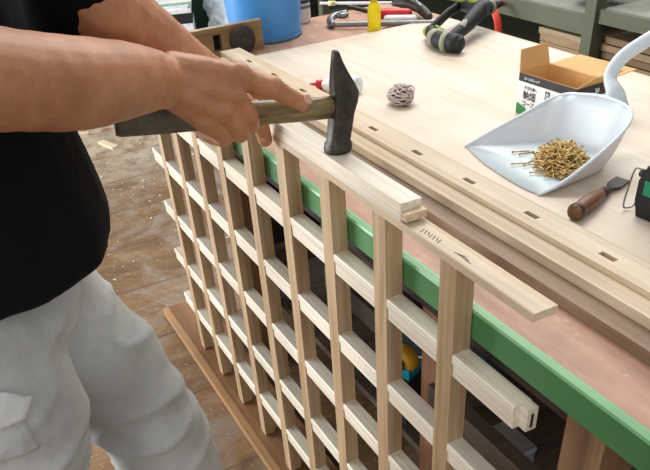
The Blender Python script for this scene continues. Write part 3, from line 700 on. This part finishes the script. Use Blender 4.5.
# ------------------------------------------------------------------ nail gun like cordless tool
def cyl(bm, a, b_, r, seg=20, r2=None): tube(bm, [a, b_], [r, r2 or r], seg, cap=False)
t = thing('cordless_driver', 'black and beige cordless driver with yellow accents on the far plywood edge', 'power tool', (.42, .60, T2))
bge = plain('beige_plastic', '9a9880', .5); ylw = plain('lime_yellow_plastic', 'a3a838', .5)
def rp(x, y, z): return Vector(((x-.40)*.84-.038, (y-.645)*.84+.056, z*.60+.002))
bm = bmesh.new(); cyl(bm, rp(.475, .545, .030), rp(.505, .558, .029), .0195, r2=.018); cyl(bm, rp(.505, .558, .029), rp(.512, .561, .029), .018, r2=.010); finish(bm, 'battery_end', bk, t, smooth=True)
bm = bmesh.new(); cyl(bm, rp(.462, .540, .030), rp(.476, .545, .030), .0200); finish(bm, 'battery_ring', bge, t, smooth=True)
bm = bmesh.new(); tube(bm, smoothpath([rp(.462, .540, .030), rp(.42, .545, .028), rp(.37, .565, .027), rp(.335, .585, .026)], 4), [.017, .017, .017, .0165, .0165, .016, .0155, .015, .014, .013, .013, .012, .012], 18); finish(bm, 'foot', bk, t, smooth=True)
bm = bmesh.new(); cyl(bm, rp(.405, .549, .028), rp(.43, .543, .029), .0182); finish(bm, 'foot_band', bge, t, smooth=True)
bm = bmesh.new(); tube(bm, smoothpath([rp(.455, .570, .035), rp(.425, .630, .048), rp(.385, .690, .062), rp(.355, .735, .070)], 4), [.012, .012, .0125, .013, .014, .015, .016, .0165, .017, .017, .017, .017, .016], 20, [(1.1, .95)]*13); finish(bm, 'handle', bk, t, smooth=True)
bm = bmesh.new(); tube(bm, [rp(.437, .610, .0545), rp(.412, .652, .066)], [.0085, .0085], 14, [(1.0, 1.1)]*2); finish(bm, 'handle_label', bge, t, smooth=True)
bm = bmesh.new(); tube(bm, [rp(.335, .585, .028), rp(.28, .68, .052), rp(.255, .74, .062)], [.008, .008, .008], 14, [(1.4, .8)]*3); finish(bm, 'magazine_rail', bk, t, smooth=True)
bm = bmesh.new(); tube(bm, [rp(.330, .578, .024), rp(.345, .573, .024)], [.010, .010], 14); finish(bm, 'rail_tip', ylw, t, smooth=True)
bm = bmesh.new(); tube(bm, [rp(.250, .745, .066), rp(.30, .745, .070), rp(.36, .745, .074)], [.014, .018, .018], 18); finish(bm, 'motor_housing', plain('dark_slate_housing', '2c3236', .5), t, smooth=True)
bm = bmesh.new(); tube(bm, [rp(.262, .735, .083), rp(.285, .735, .090)], [.008, .008], 14, [(.7, 1.3)]*2); tube(bm, [rp(.31, .735, .094), rp(.335, .738, .090)], [.009, .008], 12); finish(bm, 'yellow_trim', ylw, t, smooth=True)
bm = bmesh.new(); cyl(bm, rp(.352, .742, .070), rp(.352, .772, .073), .0165); finish(bm, 'front_ring', bge, t, smooth=True)
bm = bmesh.new(); cyl(bm, rp(.352, .770, .073), rp(.352, .805, .076), .011, r2=.007); finish(bm, 'nose', dsteel, t, smooth=True)
bm = bmesh.new(); tube(bm, smoothpath([rp(.425, .563, .0555), rp(.40, .566, .0565), rp(.375, .575, .0535)], 3), .0022, 8); finish(bm, 'yellow_line', ylw, t, smooth=True)

# ------------------------------------------------------------------ hand tools at the far left of the bench
t = thing('air_blow_gun', 'blow gun with long pale nozzle lying behind the yellow bottle', 'blow gun', (0, .68, T))
def rp(x, y, z): return Vector((x, y-.68, z))
bm = bmesh.new(); tube(bm, [rp(-.135, .570, .022), rp(.020, .710, .024)], [.0035, .0038], 10); finish(bm, 'nozzle', wp, t, smooth=True)
bm = bmesh.new(); tube(bm, [rp(-.118, .585, .0222), rp(-.105, .597, .0224)], [.0062, .0062], 12, cap=False); finish(bm, 'nozzle_collar', plain('pale_yellow_collar', 'd9d79a', .5), t, smooth=True)
bm = bmesh.new(); tube(bm, smoothpath([rp(.018, .706, .024), rp(.055, .722, .026), rp(.095, .728, .022), rp(.135, .722, .016), rp(.160, .716, .013)], 3), [.008, .009, .012, .014, .014, .013, .0125, .012, .012, .0115, .011, .0105, .010], 14); finish(bm, 'grip', dsteel, t, smooth=True)
bm = bmesh.new(); tube(bm, smoothpath([rp(.05, .712, .040), rp(.09, .716, .043), rp(.13, .712, .033)], 3), .003, 8); finish(bm, 'trigger', steel, t, smooth=True)
t = thing('bar_clamp', 'silver bar clamp with white handle lying beside the yellow bottle', 'clamp', (.05, .52, T))
def rp(x, y, z): return Vector((x-.05, y-.52, z))
bm = bmesh.new(); tube(bm, [rp(.045, .500, .010), rp(.215, .705, .010)], .0045, 8, [(1.4, .7)]*2); finish(bm, 'bar', steel, t)
bm = bmesh.new(); tube(bm, smoothpath([rp(.050, .505, .012), rp(.020, .515, .012), rp(-.005, .540, .016), rp(.010, .565, .022)], 3), [.008, .009, .010, .010, .010, .009, .008, .008, .007, .007], 12); finish(bm, 'jaw', steel, t, smooth=True)
bm = bmesh.new(); lathe(bm, [(.0001, -.006), (.013, -.006), (.015, 0), (.013, .006), (.0001, .006)], 18, mtx=Matrix.Translation(rp(.028, .548, .022))); finish(bm, 'jaw_pad', steel, t, smooth=True)
bm = bmesh.new(); tube(bm, [rp(.125, .618, .017), rp(.165, .668, .017)], [.009, .008], 14); finish(bm, 'handle', wp, t, smooth=True)
t = thing('screwdriver', 'red handled screwdriver with grey shaft lying behind the bar clamp', 'screwdriver', (.04, .62, T))
def rp(x, y, z): return Vector((x-.04, y-.62, z))
bm = bmesh.new(); tube(bm, [rp(.010, .575, .034), rp(.055, .628, .018)], [.005, .006], 10); finish(bm, 'shaft', dsteel, t, smooth=True)
bm = bmesh.new(); tube(bm, [rp(.052, .622, .017), rp(.070, .645, .016), rp(.105, .690, .015)], [.010, .013, .012], 16); finish(bm, 'handle', redp, t, smooth=True)

# ------------------------------------------------------------------ bucket, clear bottle, board, disc
blue = plain('blue_bucket_plastic', '4597e0', .35, bs=0, var=.06)
t = thing('bucket', 'large blue plastic bucket behind the upright board', 'bucket', (-.010, .350, T))
bm = bmesh.new(); lathe(bm, [(.0001, .001), (.080, .001), (.0865, .004), (.0875, .010), (.100, .20), (.108, .30), (.114, .302), (.114, .310), (.106, .310), (.097, .20), (.084, .012), (.0001, .012)], 48); finish(bm, 'body', blue, t, smooth=True)
bm = bmesh.new(); lathe(bm, [(.0876, .0), (.0896, .0), (.0900, .010), (.0882, .010)], 48, close=False); finish(bm, 'foot_ring', plain('dusty_blue_ring', '4f7ea8', .6), t, smooth=True)
bm = bmesh.new(); tube(bm, [Vector((-.118, 0, .29)), *[Vector((-.122*math.cos(a), .03*math.sin(a), .29-.09*math.sin(a))) for a in [PI*k/12 for k in range(1, 12)]], Vector((.118, 0, .29))], .002, 8); finish(bm, 'bail', steel, t, smooth=True)
t = thing('plastic_bottle', 'clear white bottle with pink and dark label right of the blue bucket', 'bottle', (-.075, .478, T))
bm = bmesh.new(); lathe(bm, [(.0001, 0), (.024, 0), (.027, .003), (.027, .115), (.022, .135), (.011, .150), (.011, .165), (.0001, .165)], 28)
finish(bm, 'body', plain('translucent_white', 'dfe4e4', .3, bs=0), t, smooth=True)
for z0_, z1_, cc in ((.035, .042, '6f6a86'), (.047, .055, '2d3338'), (.055, .066, 'b8c0b4'), (.070, .105, 'd6547e')):
    bm = bmesh.new(); lathe(bm, [(.0272, z0_), (.0276, z0_), (.0276, z1_), (.0272, z1_)], 28, close=False); finish(bm, 'label_band', plain('band_'+cc, cc, .45, bs=0), t, smooth=True)
slot_shade = plain('slot_shade', '1c1815', .9)
bd = thing('upright_board', 'narrow board with a rectangular slot standing on edge at the bench end', 'board', (.082, .05, T))
bm = bmesh.new()
for y0_, y1_, z0_, z1_ in ((-.10, .124, 0, .062), (.124, .144, 0, .014), (.124, .144, .048, .062), (.144, .246, 0, .062)): box(bm, 0, .016, y0_, y1_, z0_, z1_)
bmesh.ops.remove_doubles(bm, verts=bm.verts, dist=1e-6); finish(bm, 'plank', board_dk, bd)
bbox('slot_shade_sheet', -.0015, .0005, .1235, .1445, .013, .049, slot_shade, bd, 0)  # black sheet stands in for the shade inside the slot
bbox('top_edge', -.0002, .0162, -.10, .246, .0621, .0635, batten_m, bd, 0)
t = thing('rubber_disc', 'dark round disc leaning on the slotted upright board', 'disc', (.108, .241, T+.0305))
bm = bmesh.new(); lathe(bm, [(.0001, -.008), (.026, -.008), (.030, -.005), (.030, .005), (.026, .008), (.0001, .008)], 36, mtx=Matrix.Rotation(R(90), 4, 'Y')); finish(bm, 'disc', plain('dark_worn_rubber', '3b312d', .75, 0, 60, .3), t, smooth=True)
bm = bmesh.new(); lathe(bm, [(.0001, .0082), (.006, .0082), (.006, .0095), (.0001, .0095)], 16, mtx=Matrix.Rotation(R(90), 4, 'Y')); finish(bm, 'hub', dsteel, t)

# ------------------------------------------------------------------ carton and bags on the floor, far left
t = thing('carton', 'white carton with black band and papers on top, far left behind the arm', 'box', (-3.1, 1.00, 0), R(-20))
bbox('body', -.17, .17, -.15, .15, 0, .28, plain('white_carton', 'e2e4ea', .6), t, .003)
bbox('black_band', -.1705, .1705, -.1505, .1505, .205, .262, prk, t, 0)
for k in range(4): bbox('paper', -.15+.01*k, .14, -.13, .13+.01*k, .2805+.012*k, .291+.012*k, plain('paper', ['e9ebe6', 'dfe6ea', '8fc2a3', 'f0f0ee'][k], .7), t, .002)
bbox('print_line', .1708, .1712, -.08, .06, .165, .182, plain('dark_blue_print', '2c3440', .5), t, 0); bbox('print_line', .1708, .1712, -.04, .04, .135, .148, prk, t, 0)
t = thing('plastic_crate', 'dark green plastic crate behind the white carton', 'crate', (-3.6, 1.05, 0), R(8))
gc = plain('dark_green_plastic', '1d3a2b', .5)
for a in ((-.25, .25, -.02, 0), (-.25, .25, .48, .5)): bbox('side', a[0], a[1], a[2], a[3], .02, .75, gc, t, .004)
for a in ((-.25, -.23), (.23, .25)): bbox('side', a[0], a[1], .001, .479, .02, .75, gc, t, .004)
bbox('bottom', -.25, .25, -.02, .5, 0, .02, gc, t, .004)
t = thing('plastic_bag', 'pale white and blue plastic bag heaped left of the blue bucket', 'bag', (-3.05, 1.46, 0))
bm = bmesh.new(); ellipsoid(bm, (0, 0, .14), (.24, .22, .15)); ellipsoid(bm, (.05, .12, .27), (.15, .14, .13)); ellipsoid(bm, (-.1, -.06, .25), (.14, .12, .12)); tube(bm, [Vector((.05, .1, .3)), Vector((.08, .14, .46))], [.06, .02], 12)
me = remeshed(bm, 'bag_body', .012, 2, .5, lambda p: noise.noise(p*11)*.03+noise.noise(p*31)*.012)
link(me, 'bag_body', plain('white_bag', 'c9d6de', .35, bs=.3), t, smooth=True)
bm = bmesh.new(); tube(bm, smoothpath([(.16, .05, .12), (.21, .10, .24), (.18, .16, .32), (.12, .2, .30)], 4), .012, 10); finish(bm, 'bag_handle', plain('blue_bag_strip', '6f9fd0', .4), t, smooth=True)

# ------------------------------------------------------------------ storage rack behind the bench
rk = thing('storage_rack', 'grey green painted wooden rack with shelves behind the bench', 'rack', (-.16, 1.6, 0))
def rb(name, x0, x1, y0, y1, z0, z1, m, bev=.003): return bbox(name, x0+.16, x1+.16, y0-1.6, y1-1.6, z0, z1, m, rk, bev)
rb('post', -.187, -.140, 1.585, 1.632, 0, 1.3, rackg); rb('post', 1.45, 1.5, 1.6, 1.645, 0, 1.3, rackg); rb('post', -2.2, -2.15, 1.6, 1.645, 0, 1.3, rackg)
rb('beam', -2.2, -.188, 1.6, 1.625, .520, .580, rackg); rb('shelf', -2.2, -.188, 1.626, 2.3, .555, .579, rackp)
rb('beam', -.139, 1.45, 1.6, 1.625, .566, .608, rackg); rb('shelf', -.139, 1.45, 1.626, 2.3, .584, .607, rackp)
rb('shade_back_panel', -2.2, 1.45, 2.31, 2.33, 0, 1.2, plain('dark_green_shade_board', '2c3129', .8)); rb('lower_shelf', -2.2, 1.45, 1.65, 2.3, .27, .29, rackg)  # dark rear panel put in for the shadowed rack interior
for k in range(9):
    o = bbox('stacked_board', -.12, .12, -.2, .2, 0, .022, wood('stack_wood_%d' % k, ['c9b18c', 'b89c74', 'd2bb98'][k % 3], '8d7452', 'X', .6, .7), None, .002, loc=(-.315-.006*(k % 3), 1.83+.004*(k % 2), .2905+.0235*k))
    tag(o, 'thin brown board in the stack left of the rack post, %s' % ['at the very bottom', 'second from the bottom', 'third from the bottom', 'fourth from the bottom', 'middle of the stack', 'fourth from the top', 'third from the top', 'second from the top', 'topmost'][k], 'board', 'boards stacked left of the rack post')
for k in range(10):
    o = bbox('stacked_board', -.13, .11, -.2, .2, 0, .020, wood('stack_wood_r%d' % k, ['a58a64', '8f744f', 'ae9370'][k % 3], '6f5738', 'X', .6, .7), None, .002, loc=(.006-.005*(k % 3), 1.83+.004*(k % 2), .2905+.0235*k))
    tag(o, 'brown board in the stack right of the rack post, %s' % ['at the very bottom', 'second from the bottom', 'third from the bottom', 'fourth from the bottom', 'fifth from the bottom', 'fifth from the top', 'fourth from the top', 'third from the top', 'second from the top', 'topmost'][k], 'board', 'boards stacked right of the rack post')
t = thing('plastic_bag', 'white and blue printed bag standing on the left rack shelf', 'bag', (-.29, 1.76, .592))
bm = bmesh.new(); ellipsoid(bm, (0, 0, .05), (.11, .08, .055)); ellipsoid(bm, (0, 0, .1), (.09, .06, .05)); me = remeshed(bm, 'bag_body', .008, 3, .5, lambda p: noise.noise(p*22)*.012)
link(me, 'bag_body', plain('white_blue_bag', 'd5dfea', .4), t, smooth=True)
bbox('blue_print', -.05, .03, -.0845, -.080, .035, .055, plain('blue_print', '3b5fa8', .5), t, .001)
t = thing('red_clamp_handle', 'orange red curved hook hanging from the rack behind the driver', 'hook', (-.58, 1.54, .50))
bm = bmesh.new(); tube(bm, smoothpath([(-.050, .06, .055), (-.03, .01, .060), (.0, -.015, .045), (.022, -.015, .01), (.030, -.01, -.06)], 5), [.011]*21, 14, [(.7, 1.2)]*21); finish(bm, 'hook', plain('orange_red_paint', 'd8402a', .4), t, smooth=True)
bm = bmesh.new(); tube(bm, [(.030, -.01, -.06), (.030, -.01, -.17)], .006, 10); finish(bm, 'stem', dsteel, t, smooth=True)
t = thing('dark_filler_cabinet', 'added dark cabinet filling the black area beyond the left end of the bench', 'cabinet', (-2.9, 2.4, 0))
dk = plain('near_black_fill', '171a18', .6)  # near-black body fills the dark area beyond the bench end
bbox('body', -.6, .6, -.35, .5, .05, 1.0, dk, t, .01); bbox('door', -.55, -.01, -.372, -.352, .12, .95, dk, t, .004); bbox('door', .01, .55, -.372, -.352, .12, .95, dk, t, .004)
bbox('plinth', -.58, .58, -.32, .48, 0, .05, dk, t, .002); bbox('handle', -.05, -.03, -.395, -.373, .5, .62, steel, t, .003)

# ------------------------------------------------------------------ litter on the floor
bm = bmesh.new(); rr = random.Random(11)
for k in range(900):
    x = rr.uniform(-2.6, .9); y = rr.uniform(-.75, 1.0)
    if x > -1.1 and rr.random() < .75: continue
    if y > -.11 and x > -.30: continue
    a = rr.uniform(0, 2*PI); l = rr.uniform(.004, .018); w_ = rr.uniform(.002, .007)
    n0 = len(bm.verts); p = []
    for q in range(4):
        u_ = (q/3-.5)*l; zz = .0015+.004*(1-(q/1.5-1)**2)*rr.random()
        p.append([bm.verts.new((x+math.cos(a)*u_-math.sin(a)*s_*w_, y+math.sin(a)*u_+math.cos(a)*s_*w_, zz)) for s_ in (-.5, .5)])
    for A, B in zip(p, p[1:]): bm.faces.new([A[0], A[1], B[1], B[0]])
tag(finish(bm, 'wood_shavings', plain('pale_shavings', 'd9c7a2', .7)), 'pale wood shavings and chips scattered over the plank floor', 'shavings', kind='stuff')
for x, y, a, l, lab in ((-1.72, .20, .3, .13, 'larger loose wood offcut on the floor left of the lattice top'), (-1.95, .12, 1.2, .08, 'small wood offcut lying among shavings farther back')):
    o = bbox('wood_offcut', -l/2, l/2, -.018, .018, 0, .012, batten_m, None, .001, loc=(x, y, 0), rot=(0, 0, a)); tag(o, lab, 'wood offcut')
